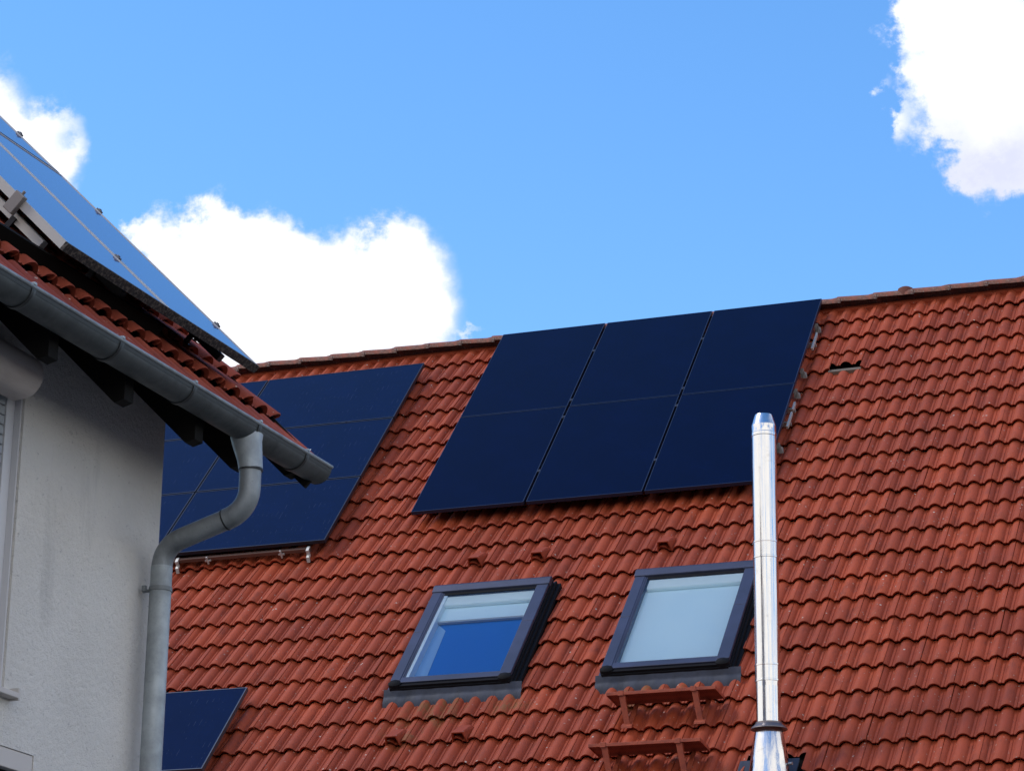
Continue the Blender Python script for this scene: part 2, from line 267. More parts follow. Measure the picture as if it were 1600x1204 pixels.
# ------------------------------------------------------------------ object helpers
WM = {}
def link(o, parent=None, M=None):
    """place o with world matrix M under parent"""
    COL.objects.link(o); M = Matrix(M) if M is not None else Matrix.Identity(4)
    if parent is not None:
        o.parent = parent; o.matrix_basis = WM[parent.name].inverted() @ M
    else: o.matrix_basis = M
    WM[o.name] = M; return o
def tag(o, label=None, cat=None, group=None, kind=None):
    for k, v in (('label', label), ('category', cat), ('group', group), ('kind', kind)):
        if v: o[k] = v
    return o
def thing(name, M, label, cat, group=None):
    return tag(link(bpy.data.objects.new(name, None), None, M), label, cat, group)
class MB:
    def __init__(s): s.v = []; s.f = []
    def add(s, vs, fs):
        b = len(s.v); s.v += [tuple(v) for v in vs]; s.f += [tuple(i + b for i in f) for f in fs]; return s
    def box(s, x0, x1, y0, y1, z0, z1):
        return s.add([(x, y, z) for z in (z0, z1) for y in (y0, y1) for x in (x0, x1)], [(0, 2, 3, 1), (4, 5, 7, 6), (0, 1, 5, 4), (2, 6, 7, 3), (0, 4, 6, 2), (1, 3, 7, 5)])
    def quadbox(s, base, top):   # two 4-rings
        return s.add(list(base) + list(top), [(3, 2, 1, 0), (4, 5, 6, 7), (0, 1, 5, 4), (1, 2, 6, 5), (2, 3, 7, 6), (3, 0, 4, 7)])
    def prism(s, poly, a0, a1, axes='yz'):   # polygon in the plane of axes, pushed along the third
        def mk(p, t):
            d = dict(zip(axes, p)); k = [c for c in 'xyz' if c not in axes][0]; d[k] = t; return (d['x'], d['y'], d['z'])
        n = len(poly); vs = [mk(p, a0) for p in poly] + [mk(p, a1) for p in poly]
        return s.add(vs, [tuple(range(n))[::-1], tuple(range(n, 2 * n))] + [(i, (i + 1) % n, (i + 1) % n + n, i + n) for i in range(n)])
    def lathe(s, prof, n=48, c=(0, 0, 0)):
        vs = [(c[0] + r * math.cos(2 * math.pi * k / n), c[1] + r * math.sin(2 * math.pi * k / n), c[2] + z) for r, z in prof for k in range(n)]
        return s.add(vs, [(i * n + k, i * n + (k + 1) % n, (i + 1) * n + (k + 1) % n, (i + 1) * n + k) for i in range(len(prof) - 1) for k in range(n)])
    def tube(s, pts, r, n=24, caps=True):
        pts = [Vector(p) for p in pts]; rs = r if isinstance(r, (list, tuple)) else [r] * len(pts); b = len(s.v); up = None
        for i, p in enumerate(pts):
            t = (pts[min(i + 1, len(pts) - 1)] - pts[max(i - 1, 0)]).normalized()
            if up is None: up = t.orthogonal().normalized()
            up = (up - t * up.dot(t)).normalized(); w = t.cross(up)
            for k in range(n):
                a = 2 * math.pi * k / n; s.v.append(tuple(p + (up * math.cos(a) + w * math.sin(a)) * rs[i]))
        for i in range(len(pts) - 1):
            for k in range(n): s.f.append((b + i * n + k, b + i * n + (k + 1) % n, b + (i + 1) * n + (k + 1) % n, b + (i + 1) * n + k))
        if caps: s.f.append(tuple(b + k for k in range(n))[::-1]); s.f.append(tuple(b + (len(pts) - 1) * n + k for k in range(n)))
        return s
    def build(s, name, m, parent=None, M=None, smooth=None, bevel=None):
        me = bpy.data.meshes.new(name); me.from_pydata(s.v, [], s.f); me.materials.append(m); me.update()
        if smooth is not None:
            me.polygons.foreach_set('use_smooth', [True] * len(me.polygons)); me.set_sharp_from_angle(angle=math.radians(smooth))
        o = bpy.data.objects.new(name, me); link(o, parent, M if M is not None else (WM[parent.name] if parent is not None else None))
        if bevel:
            bm = o.modifiers.new('bevel', 'BEVEL'); bm.width = bevel; bm.segments = 2; bm.limit_method = 'ANGLE'; bm.angle_limit = math.radians(40)
        return o
def copy_tree(o, M, parent=None):
    c = o.copy(); COL.objects.link(c)
    if parent is None: c.matrix_basis = M; WM[c.name] = Matrix(M)
    else: c.parent = parent; WM[c.name] = WM[parent.name] @ c.matrix_basis
    for ch in [x for x in KIDS.get(o.name, [])]: copy_tree(ch, None, c)
    return c
KIDS = {}
def note(o):
    KIDS[o.name] = [c for c in bpy.data.objects if c.parent == o]
    for c in KIDS[o.name]: note(c)
    return o
def frame(o, x, y, z):
    x, y, z, o = map(Vector, (x, y, z, o)); return Matrix(((x.x, y.x, z.x, o.x), (x.y, y.y, z.y, o.y), (x.z, y.z, z.z, o.z), (0, 0, 0, 1)))

# ------------------------------------------------------------------ interlocking roof tiles (one mesh, pattern of the covering)
T = [(.001, -.020), (.002, -.007), (.004, -.003)]
def prof(t):
    h = 0.0
    for c in (-.012, .138, .288):
        d = abs(t - c)
        if d < .052: h = max(h, .037 * math.cos(math.pi * d / .104) ** .62)
    for c in (.064, .214):
        d = abs(t - c); h += .006 * max(0, 1 - d / .006)
    return h
TS = [.0005, .0015, .004, .010, .018, .026, .034, .040, .044, .052, .058, .061, .064, .067, .070, .078, .084, .090, .098, .108, .118, .128, .138, .148, .158, .168, .178, .186, .192, .200, .208, .211, .214, .217, .220, .228, .234, .240, .248, .258, .268, .278, .288, .294, .2975, .2985, .2992]
HS = [prof(t) for t in TS]; HS[0] = HS[2] - .016; HS[1] = HS[2] - .003; HS[-1] = HS[-3] - .016; HS[-2] = HS[-3] - .003
TS = np.array(TS); HS = np.array(HS)
def tiles(name, m, parent, M, u0, ncol, s_first, ncourse, gauge, holes=(), broken=None, shift=0.0, s_min=-9):
    V = []; Fc = []; tint = []; base = 0; n = len(TS)
    for j in range(ncourse):
        sj = s_first + j * gauge
        for i in range(ncol):
            jit = rng.normal(0, 1, 5)
            ju = jit[0] * .0015; js = jit[1] * .0032; jh = jit[2] * .0014; tl = jit[3] * .010; sk = jit[4] * .005
            lo = sj + js; ln = .36
            if broken and (i, j) in broken: lo -= broken[(i, j)]
            ss = [sj - ln, sj - ln * .66, sj - ln * .33, lo - .006, lo, lo - .014, lo - .035]
            hh = [-.056, -.043, -.029, -.0160, -.0190, -.0395, -.041]
            if broken and (i, j) in broken: hh = [-.048, -.037, -.029, -.021, -.024, -.034, -.035]
            u = u0 + i * .30 + TS + ju
            rows = []
            for k, (s_, h_) in enumerate(zip(ss, hh)):
                s_ = max(s_, s_min + k * .001)
                amp = HS * (1.0 if k < 5 else .92)
                rows.append(np.stack([u + sk * (s_ - sj), -(s_ + TS * tl), h_ + jh + amp + tl * (TS - .15)], 1))
            vv = np.concatenate(rows); V.append(vv)
            g = np.arange(n - 1)
            tv = min(1.3, max(-.3, .5 + rng.normal(0, .42)))
            if random.random() < .025: tv = 1.5
            if random.random() < .05: tv = -.35
            for k in range(6):
                a = base + k * n + g
                q = np.stack([a, a + n, a + n + 1, a + 1], 1)
                if holes:
                    cu = (vv[k * n + g, 0] + vv[k * n + g + 1, 0]) / 2; cs = -(vv[k * n + g, 1] + vv[(k + 1) * n + g, 1]) / 2
                    keep = np.ones(n - 1, bool)
                    for (ua, ub, sa, sb) in holes: keep &= ~((cu > ua) & (cu < ub) & (cs > sa) & (cs < sb))
                    q = q[keep]
                Fc.append(q); tint.append(np.full(len(q), tv))
            base += 7 * n
    V = np.concatenate(V); Fc = np.concatenate(Fc); tint = np.concatenate(tint)
    me = bpy.data.meshes.new(name); me.vertices.add(len(V)); me.vertices.foreach_set('co', V.astype(np.float32).ravel())
    me.loops.add(Fc.size); me.loops.foreach_set('vertex_index', Fc.astype(np.int32).ravel())
    me.polygons.add(len(Fc)); me.polygons.foreach_set('loop_start', np.arange(0, Fc.size, 4, dtype=np.int32))
    me.update(calc_edges=True); me.polygons.foreach_set('use_smooth', [True] * len(Fc))
    at = me.attributes.new('tint', 'FLOAT', 'FACE'); at.data.foreach_set('value', tint.astype(np.float32))
    me.set_sharp_from_angle(angle=math.radians(38)); me.materials.append(m)
    return link(bpy.data.objects.new(name, me), parent, M)

# ------------------------------------------------------------------ ground
g = MB().add([(-600, -600, 0), (600, -600, 0), (600, 600, 0), (-600, 600, 0)], [(0, 1, 2, 3)]).build('ground', M_ASPH); tag(g, kind='structure')

# ================================================================== the big red-roofed house
TH = math.radians(47.308); ZR = 11.11; GA = .3371
cs_, sn_ = math.cos(TH), math.sin(TH)
FR = frame((0, 0, ZR), (1, 0, 0), (0, cs_, sn_), (0, -sn_, cs_))        # roof frame: x along ridge, y up the slope, z out of the roof
def RW(u, s, h=0): return FR @ Matrix.Translation((u, -s, h))
house = thing('house', Matrix.Translation((-2, 0, 0)), 'long house with a steep red tiled roof behind, carrying roof windows and a steel flue', 'house')
UL, UR, SE = -10.2, 6.6, 10.0
wl = MB(); ye = SE * cs_ - .45; ze = ZR - SE * sn_ + .1
wl.prism([(-ye, 0), (ye, 0), (ye, ze), (0, ZR - .28), (-ye, ze)], UL + .3, UR - .3, 'yz')
wl.build('wall', M_WALL, house, Matrix.Identity(4))
holes = [(-1.27, -.085, 4.84, 6.42), (.615, 1.80, 4.84, 6.42), (2.10, 2.56, 7.55, 8.15)]
BR = {(40, 3): .125}
# the joint roll lies 12 mm left of each tile seam; column phase fitted to the photo
U0 = -10.188 + .0
MB().box(1.80, 2.12, -1.375, -1.335, -.05, -.012).build('mortar', M_MORTAR, house, FR)
front = tiles('roof', M_TILE, house, FR, U0, 56, GA, 29, GA, holes, BR, s_min=.03)
tag(front, 'steep red interlocking tile slope')
# underlay below the tiles and plain rear slope
MB().box(UL, UR, -SE, 0, -.085, -.065).build('roof_underlay', M_DARK, house, FR)
FB = frame((0, 0, ZR), (-1, 0, 0), (0, -cs_, sn_), (0, sn_, cs_))
MB().box(-UR, -UL, -SE, -.02, -.07, 0).build('rear_roof', M_TILE, house, FB)
# ridge tiles
def ridge_mesh(collar=True, cap=False):
    b = MB(); n = 10
    def ring(x, r, d=0):
        pts = []
        for k in range(n + 1):
            a = math.radians(-4 + 188 * k / n); pts.append((x, r * .98 * math.cos(a), r * .66 * math.sin(a) + d))
        return pts
    xs = [(0, .108), (.02, .111), (.32, .116), (.335, .121), (.36, .127), (.415, .129), (.42, .127)]
    rings = [ring(x, r) for x, r in xs] + [ring(.42, .108), ring(.02, .094)]
    vs = [v for rg in rings for v in rg]; m_ = n + 1
    b.add(vs, [(i * m_ + k, i * m_ + k + 1, (i + 1) * m_ + k + 1, (i + 1) * m_ + k) for i in range(len(rings) - 1) for k in range(n)])
    if cap: b.lathe([(0.0, .135), (.02, .134), (.034, .125), (.036, .09)], 16, (.31, -.02, -.01))
    return b
rp = ridge_mesh(); first = None
rx = UL
k = 0
while rx < UR - .1:
    Mx = Matrix.Translation((rx, 0, ZR + .015)) @ Matrix.Rotation(math.radians(3.3 + random.uniform(-1.0, 1.0)), 4, 'Y') @ Matrix.Rotation(random.uniform(-.02, .02), 4, 'X') @ Matrix.Scale(-1, 4, (0, 0, 1)) @ Matrix.Scale(-1, 4, (0, 0, 1))
    if first is None: first = rp.build('ridge_tile', M_RIDGE, house, Mx, smooth=50)
    else:
        o = first.copy(); COL.objects.link(o); o.parent = house; o.matrix_basis = WM[house.name].inverted() @ Mx
    rx += .372; k += 1

MB().lathe([(.0, .055), (.05, .050), (.075, .035), (.085, .0), (.085, -.05)], 20).build('ridge_cap', M_RIDGE_RED, house, Matrix.Translation((2.40, -.03, ZR + .050)), smooth=40)
# vent tiles: small hoods over one roll, open at the lower side
def hood(u, s):
    b = MB(); w0, w1, hh, L = .072, .050, .075, .20
    out = [(-w0, 0, -.03), (-w1, 0, hh), (w1, 0, hh), (w0, 0, -.03)]
    inn = [(-w0 + .014, 0, -.03), (-w1 + .010, 0, hh - .016), (w1 - .010, 0, hh - .016), (w0 - .014, 0, -.03)]
    back = [(-w0, L, -.03), (-w1, L, -.002), (w1, L, -.002), (w0, L, -.03)]
    binn = [(x * .8, y - .03, z - .01) for x, y, z in back]
    b.add(out + inn + back + binn, [(0, 1, 5, 4), (1, 2, 6, 5), (2, 3, 7, 6), (0, 8, 9, 1), (1, 9, 10, 2), (2, 10, 11, 3), (4, 5, 13, 12), (5, 6, 14, 13), (6, 7, 15, 14)])
    o = b.build('vent_tile', M_TILE, house, RW(u, s, .0), bevel=.006); return o
for (u, s) in ((-1.03, 4.385), (-.42, 4.385), (.77, 4.385), (-1.01, 7.085), (-.42, 7.085)): hood(u, s)

# roof windows: parts of the house, each with its own frame, sash and pane
def roof_window(u0, blue, label):
    w = 1.085; s0, s1 = 4.86, 6.385
    M0 = RW(u0, s1, 0)                       # local x along the ridge, y up the slope from the lower edge, z out
    hL = s1 - s0; top = .098
    fl = MB()                                # flashing all round
    fl.box(-.045, 0, -.02, hL + .03, -.03, .020); fl.box(-.045, w + .03, hL, hL + .022, -.03, .03)
    root = fl.build('roof_window', M_WFRAME, house, M0, bevel=.003); root['label'] = label
    ap = MB(); nx = 60; rows = [(.012, .050), (-.030, .016), (-.036, .008), (-.050, .004), (-.085, -.008), (-.108, -.030), (-.16, -.075)]
    vs = []
    for (y, z) in rows:
        for i in range(nx + 1):
            x = -.055 + (w + .16) * i / nx; ph = 2 * math.pi * (x + u0 + 10.188 - .138) / .15
            k = max(0, (-y - .05) / .2); vs.append((x, y, z + .0015 * math.sin(x * 31)))
    ap.add(vs, [(r * (nx + 1) + i, (r + 1) * (nx + 1) + i, (r + 1) * (nx + 1) + i + 1, r * (nx + 1) + i + 1) for r in range(len(rows) - 1) for i in range(nx)])
    ap.build('apron', M_LEAD, root, smooth=60)
    # outer casing: dark stepped side, cladding on top
    cs = MB(); cs.box(0, .02, 0, hL, 0, top - .035); cs.box(w - .02, w, 0, hL, 0, top - .035); cs.box(.02, w - .02, 0, .02, 0, top - .04); cs.box(.02, w - .02, hL - .02, hL, 0, top - .02)
    cs.box(w, w + .016, .01, hL - .01, -.02, .062); cs.box(w + .016, w + .036, .01, hL + .02, -.02, .038); cs.box(w + .036, w + .066, .0, hL + .025, -.03, .008)
    cs.build('casing', M_WDARK, root, bevel=.003)
    cl = MB(); cw = .105; cl_ = .088
    cl.box(-.004, cl_, .075, hL * .52, top - .034, top); cl.box(-.004, cl_, hL * .52 + .003, hL - .105, top - .036, top - .002)
    cl.box(w - cw, w + .004, .075, hL * .56, top - .034, top); cl.box(w - cw, w + .004, hL * .56 + .003, hL - .105, top - .036, top - .002)
    cl.box(.075, w - .075, .045, .120, top - .040, top - .004)
    cl.build('cladding', M_WFRAME, root, bevel=.006)
    hd = MB(); hd.prism([(hL - .115, top - .03), (hL - .108, top + .006), (hL - .03, top + .016), (hL + .004, top + .004), (hL + .006, top - .05), (hL - .10, top - .05)], -.012, w + .012, 'yz')
    hd.build('top_hood', M_WFRAME, root, bevel=.005)
    lip = MB(); lip.box(.01, w - .01, .012, .04, top - .05, top - .018); lip.build('gasket', M_WDARK, root); lip = MB(); lip.box(cw - .01, w - cw + .01, hL - .150, hL - .118, top - .05, top - .012)
    lip.build('gasket', M_WDARK, root)
    for x in (.045, w - .05):
        MB().lathe([(0, .006), (.040, .004), (.060, -.010), (.064, -.07), (.0, -.07)], 20).build('corner_cap', M_WDARK, root, M0 @ Matrix.Translation((x, .045, top + .002)) @ Matrix.Diagonal((1, .72, 1, 1)), smooth=50)
    gx0, gx1, gy0, gy1 = cl_ + .026, w - cw - .003, .118, hL - .125
    sa = MB()                                # inner sash steps
    sa.box(cl_, cl_ + .012, .11, hL - .12, top - .06, top - .006); sa.box(cl_ + .012, gx0, .11, hL - .12, top - .06, top - .011); sa.build('sash', M_WFRAME, root); sa = MB(); sa.box(gx1, w - cw, .11, hL - .12, top - .06, top - .02); sa.build('sash', M_WFRAME, root)
    MB().add([(gx0, gy0, top - .016), (gx1, gy0, top - .016), (gx1, gy1, top - .016), (gx0, gy1, top - .016)], [(0, 1, 2, 3)]).build('pane', M_GLASS, root)
    dz = top - .030 if blue else top - .020
    if blue:
        b = MB(); b.box(gx0 - .005, gx1 + .005, gy0 - .004, gy0 + (gy1 - gy0) * .705, dz - .062, dz - .06); b.build('sky_reflection_sheet', M_BLUE, root)  # blue sheet painted in for the sky reflected in the pane
        b = MB(); b.box(gx0 - .004, gx0 + .030, gy0, gy1, dz - .06, dz + .012); b.build('lining', M_LINING, root)
        b = MB(); b.add([(gx0 + .03, gy0, dz - .056), (gx0 + .155, gy0, dz - .056), (gx0 + .125, gy0 + (gy1 - gy0) * .62, dz - .056), (gx0 + .03, gy0 + (gy1 - gy0) * .70, dz - .056)], [(0, 1, 2, 3)])
        b.build('folded_curtain', mat('grey_blue_curtain', (.25, .47, .74), .8), root)
        b = MB(); b.box(gx0, gx1 + .005, gy0 + (gy1 - gy0) * .705, gy1 + .01, dz - .05, dz - .045); b.build('blind', M_BLIND, root)
        b = MB(); b.box(gx0, gx1 + .005, gy0 + (gy1 - gy0) * .692, gy0 + (gy1 - gy0) * .712, dz - .050, dz - .03); b.build('blind_rail', M_SLAT, root)
    else:
        b = MB(); b.box(gx0 - .005, gx1 + .005, gy0 - .004, gy1 + .01, dz - .05, dz - .045); b.build('blind', M_BLIND, root)
    b = MB(); b.box(gx0 + .012, gx1 + .005, gy1 - .155, gy1 + .01, dz - .044, dz - .004); b.build('blind_cassette', M_BLIND_BAR, root, bevel=.012)
    return root
roof_window(-1.235, True, 'left roof window with a half lowered pale blind above a blue field')
roof_window(.655, False, 'right roof window filled by a pale blue blind, beside the flue')

# stainless flue
fx, fy, fz = 2.322, -5.3075, 5.357
MFL = Matrix.Translation((fx, fy, fz)); rp_ = .0955
b = MB(); b.lathe([(rp_, .38), (rp_, .70)]); b.lathe([(rp_, .70), (rp_ + .0015, .735)]); b.lathe([(rp_ + .0015, .735), (rp_ + .0015, 2.73), (rp_ - .004, 2.735)])
flue = b.build('chimney', M_STEEL, house, MFL, smooth=40); flue['label'] = 'tall polished stainless steel flue'
def band(z0, z1, m, r=.004, name='joint_band'):
    b = MB(); b.lathe([(rp_, z0 - .008), (rp_ + r + .003, z0 - .006), (rp_ + r + .003, z0 + .006), (rp_ + r, z0 + .008), (rp_ + r, z1 - .008), (rp_ + r + .003, z1 - .006), (rp_ + r + .003, z1 + .006), (rp_, z1 + .008)])
    o = b.build(name, m, flue, smooth=35); return o
band(.745, .868, M_STEEL); band(1.72, 1.845, M_STEEL)
b = MB(); b.lathe([(rp_ + .001, 2.705), (rp_ + .004, 2.71), (rp_ + .004, 2.735), (rp_ + .001, 2.74), (rp_ + .001, 2.80), (rp_ - .001, 2.805), (.070, 2.885), (.068, 2.89), (.060, 2.885), (.060, 2.70)])
b.build('cap', M_STEEL, flue, smooth=25)
b = MB(); b.lathe([(rp_ - .002, .42), (rp_ + .006, .425), (rp_ + .008, .412), (.140, .380), (.142, .373), (.136, .372), (rp_ - .01, .385)])
b.build('storm_collar', M_COLLAR, flue, smooth=30)
b = MB(); b.lathe([(.098, .385), (.106, .37), (.160, .05), (.195, -.12), (.225, -.42)], 56); b.build('flashing_cone', M_STEEL, flue, smooth=40)
b = MB(); b.box(-.28, .19, -.28, .26, -.02, .0); b.build('flashing_plate', M_LEAD, flue, RW(2.33, 7.86, .01), bevel=.003)
b = MB(); b.tube([(.155, -.02, .10), (.185, -.03, .10)], .012, 10); b.build('bolt', M_STEEL_D, flue); b = MB(); b.tube([(-.165, -.06, .03), (-.195, -.08, .03)], .014, 10); b.build('bolt', M_STEEL_D, flue)

# ------------------------------------------------------------------ chimney sweep's steps
def roof_step(u, s, label):
    root = thing('roof_step', RW(u, s, .03), label, 'roof step', 'red steel roof steps below the right window')
    Mw = Matrix.Translation(RW(u, s, .03).translation)          # x along the tread, y into the roof, z up; origin at the rear edge
    L = .90; F = -.27; R = .030                                  # tread falls slightly towards the roof
    MB().prism([(0, -.004), (F + .008, R - .004), (F + .008, R + .004), (0, .004)], .004, L - .004, 'yz').build('tread', M_PERF, root, Mw)
    b = MB(); b.prism([(F, R - .010), (F + .008, R - .010), (F + .008, R + .016), (F, R + .016)], -.004, L + .004, 'yz'); b.build('front_lip', M_REDMET, root, Mw, bevel=.002)
    for x in (-.004, L - .002):
        b = MB(); b.prism([(F + .008, R - .012), (F + .008, R + .014), (0, .014), (0, -.012)], x, x + .006, 'yz'); b.build('side_lip', M_REDMET, root, Mw)
    for x in (.115, .72):
        b = MB(); b.prism([(F - .004, R - .016), (F - .004, R + .024), (F + .05, R + .022), (F + .05, R + .018), (F - .0005, R + .019), (F - .0005, R - .016)], x - .022, x + .022, 'yz')
        b.prism([(F + .012, R - .005), (F + .055, R - .006), (-.170, -.205), (-.212, -.215)], x + .030, x + .036, 'yz')
        b.add([(x - .018, F + .012, R - .006), (x + .03, F + .012, R - .006), (x + .062, -.214, -.21), (x + .015, -.214, -.21), (x - .018, F + .018, R - .006), (x + .03, F + .018, R - .006), (x + .062, -.206, -.21), (x + .015, -.206, -.21)],
              [(0, 1, 2, 3), (7, 6, 5, 4), (0, 4, 5, 1), (3, 2, 6, 7), (0, 3, 7, 4), (1, 5, 6, 2)])
        b.prism([(0, -.004), (.002, .006), (-.225, -.228), (-.215, -.240)], x + .036, x + .075, 'yz')
        b.prism([(-.196, -.196), (-.196, -.226), (-.24, -.246), (-.24, -.226)], x - .005, x + .085, 'yz')
        b.build('bracket', M_REDMET, root, Mw, bevel=.002)
    return root
roof_step(.877, 6.780, 'upper red perforated roof step, close under the right roof window')
roof_step(.885, 7.465, 'lower red perforated roof step, beside the foot of the flue')

# ------------------------------------------------------------------ solar panels
def panel(w, l, m, frame_m, fw, label, group, M, name='solar_panel', rim=.0012, thick=.035):
    """w along the ridge, l up the slope, origin = lower left corner of the top face"""
    root = thing(name, M, label, 'solar panel', group)
    b = MB(); b.box(0, w, 0, fw, -thick, rim); b.box(0, w, l - fw, l, -thick, rim); b.box(0, fw, fw, l - fw, -thick, rim); b.box(w - fw, w, fw, l - fw, -thick, rim)
    b.build('frame', frame_m, root)
    MB().box(fw, w - fw, fw, l - fw, -.006, -.001).build('glass', m, root)
    MB().box(fw, w - fw, fw, l - fw, -.012, -.0065).build('backsheet', M_DARK, root)
    return root
def clamp(root, x, y, m, w=.04, d=.03, z=0):
    b = MB(); b.box(x - d / 2, x + d / 2, y - w / 2, y + w / 2, z - .03, z + .005); b.lathe([(.0, .012), (.006, .012), (.006, .005)], 8, (x, y, z)); return b.build('clamp', m, root)
M_EDGE = mat('black_frame', (.018, .027, .06), .38, .5)
G1 = 'six black panels just under the ridge'
us = [(-1.842, 1.122), (-.692, 1.122), (.455, 1.120)]; rows = [(.100, 1.725), (1.838, 1.765)]
names = {(0, 0): 'upper left black panel of the six below the ridge', (1, 0): 'upper middle black panel of the six, its top edge against the sky', (2, 0): 'upper right black panel of the six, reaching highest beside bare tiles',
         (0, 1): 'lower left black panel of the six, above the left roof window', (1, 1): 'lower middle black panel of the six, between two dark gaps', (2, 1): 'lower right black panel of the six, behind the top of the flue'}
H1 = .15
for r, (s0, l) in enumerate(rows):
    for c, (u, w) in enumerate(us):
        p = panel(w, l, M_CELL, M_EDGE, .007, names[(c, r)], G1, RW(u, s0 + l, H1))
        if c < 2:
            for sc in ((.69, 1.697) if r == 0 else (2.033, 3.045)): clamp(p, w + .013, s0 + l - sc, M_CLAMPD, .035, .022, -.005)
# rails across the slope carry the six panels; their hooks show past both side edges
for nth, sr in (('uppermost', .52), ('second', 1.44), ('third', 1.84), ('lowest', 2.855)):
    root = thing('mounting_rail', RW(-1.80, sr, .06), f'{nth} cross rail under the six black panels, grey hooks peeping out at both ends', 'rail', 'rails of the six panels')
    MB().box(0, 3.35, -.018, .018, 0, .035).build('profile', M_ALU, root)
    for x, sg in ((3.35, 1), (-.02, -1)):
        b = MB(); x0, x1 = (x, x + .05) if sg > 0 else (x - .05, x)
        b.prism([(-.03, -.055), (.0, -.058), (.03, -.02), (.035, .015), (.015, .022), (-.015, -.018)], x0, x1 - .02 * (sg > 0), 'yz')
        b.add([(x1 - .03, -.04, -.055), (x1 + .012, -.035, -.06), (x1 + .004, .02, -.03), (x1 - .03, .03, -.02), (x1 - .01, -.01, .005)], [(0, 1, 4), (1, 2, 4), (2, 3, 4), (3, 0, 4), (0, 3, 2, 1)])
        b.build('roof_hook', M_HOOK, root)
for s0, s1 in ((.68, 1.0), (2.06, 2.20), (2.25, 2.52)):
    root = thing('cable_duct', RW(1.588, s1, .045), {.68: 'short pale duct strip beside the upper right black panel', 2.06: 'smallest pale duct strip, beside the lower right black panel', 2.25: 'lowest pale duct strip, beside the lower right black panel above the flue top'}[s0], 'duct strip', 'pale strips at the right edge of the panels')
    MB().box(0, .020, 0, s1 - s0, 0, .03).build('strip', M_ALU_M, root, bevel=.002)
    MB().box(-.10, .018, (s1 - s0) * .5 - .01, (s1 - s0) * .5 + .01, -.045, -.001).build('foot', M_ALU_M, root)

G2 = 'landscape panels of the left array'
H2 = .15
M_EDGE2 = mat('dark_bronze_frame', (.02, .022, .034), .4, .5)
for r, (s0, l) in enumerate([(.552, 1.122), (1.690, 1.128), (2.834, 1.140)]):
    for c, (u, w) in enumerate([(-4.385, 1.778), (-6.180, 1.778)]):
        rr = ['top', 'middle', 'bottom'][r]; cc = ['right', 'left'][c]
        lab = {('top', 'right'): 'top right landscape panel of the left array, right under the ridge', ('middle', 'right'): 'middle right landscape panel of the left array, with a white fleck', ('bottom', 'right'): 'bottom right landscape panel of the left array, its rail showing below',
               ('top', 'left'): 'top left landscape panel, mostly hidden by the neighbouring eave', ('middle', 'left'): 'middle left landscape panel, seen between eave and grey wall', ('bottom', 'left'): 'bottom left landscape panel, seen behind the bent downpipe'}[(rr, cc)]
        p = panel(w, l, M_CELL2, M_EDGE2, .011, lab, G2, RW(u, s0 + l, H2))
        if r < 2 and c == 0: clamp(p, w - .52, -.008, M_EDGE2, .016, .10, .0)
        if r == 1 and c == 0:
            MB().box(1.02, 1.035, .60, .64, -.0008, .002).build('bird_dropping', mat('bird_dropping', (.6, .6, .6), .8), p)
MB_ = thing('mounting_rail', RW(-6.18, 4.02, .06), 'long brown rail along the foot of the left array, held by two bright hooks', 'rail')
b = MB(); b.box(0, 3.42, 0, .035, .0, .035); b.build('profile', mat('brown_rail', (.13, .075, .06), .45, .5), MB_)
for x in (2.03, 3.40):
    b = MB(); b.prism([(.03, .045), (.04, .03), (-.012, .020), (-.012, -.03), (-.045, -.035), (-.06, -.07), (-.075, -.07), (-.062, -.02), (-.03, -.012), (-.03, .035)], x - .014, x + .014, 'yz'); b.build('hook', M_ALU_M, MB_)
for x in (2.35, 3.12):
    b = MB(); b.box(x - .03, x + .03, -.012, .035, -.004, .012); b.box(x - .006, x + .006, -.022, -.006, -.03, .05); b.build('clamp', M_ALU_M, MB_)
p = panel(1.772, 1.150, M_CELL2, mat('grey_frame', (.07, .08, .10), .4, .6), .011, 'single panel low on the roof beside the downpipe, at the bottom of the picture', None, RW(-4.330, 7.475, .14))
b = MB(); b.box(1.35, 1.43, -.02, .01, -.04, -.028); b.build('clamp', M_ALU, p)

# ================================================================== the near grey house on the left
AL = .0462; T2 = .7783; OG, ZG = .4951, 5.5142
ML = Matrix.Translation((1.72, -14.0285, 0)) @ Matrix.Rotation(-AL, 4, 'Z')         # x outwards from the wall, y along the eave, z up
hl = thing('house', ML, 'nearer grey rendered house at the left edge with a zinc gutter and red roof', 'house')
c2, s2 = math.cos(T2), math.sin(T2)
FL = ML @ frame((OG, 0, ZG), (0, 1, 0), (-c2, 0, s2), (s2, 0, c2))                   # x along the eave, y up the slope, z out of the roof
def LW(a, s, h=0): return FL @ Matrix.Translation((a, s, h))
WX = -.10; AC = .118
# wall with two openings, as butted boxes
A0 = -9.0
def wpiece(a0, a1, z0, z1): wall.box(WX - .32, WX, a0, a1, z0, z1)
wall = MB(); RT = 5.92
W1 = (-2.4, -1.092, 4.055, 5.50); W2 = (-2.2, -.825, 2.6, 3.825)
wpiece(W1[1], AC, W2[3], RT); wpiece(W2[1], AC, 0, W2[3]); wpiece(W2[0], W1[1], W2[3], W1[2]); wpiece(A0, W1[0], 0, RT); wpiece(W1[0], W1[1], W1[3], RT); wpiece(W1[0], W2[0], 0, W1[2]); wpiece(W2[0], W2[1], 0, W2[2])
wobj = wall.build('wall', M_WALL, hl, ML, bevel=None)
ga = MB(); ga.prism([(WX - .33, 0), (WX - .33, RT + .1), (-4.2, RT + 4.2), (-8.2, RT + .1), (-8.2, 0)], A0 + .01, AC - .003, 'xz'); ga.build('inner_wall', M_WALL, hl, ML)
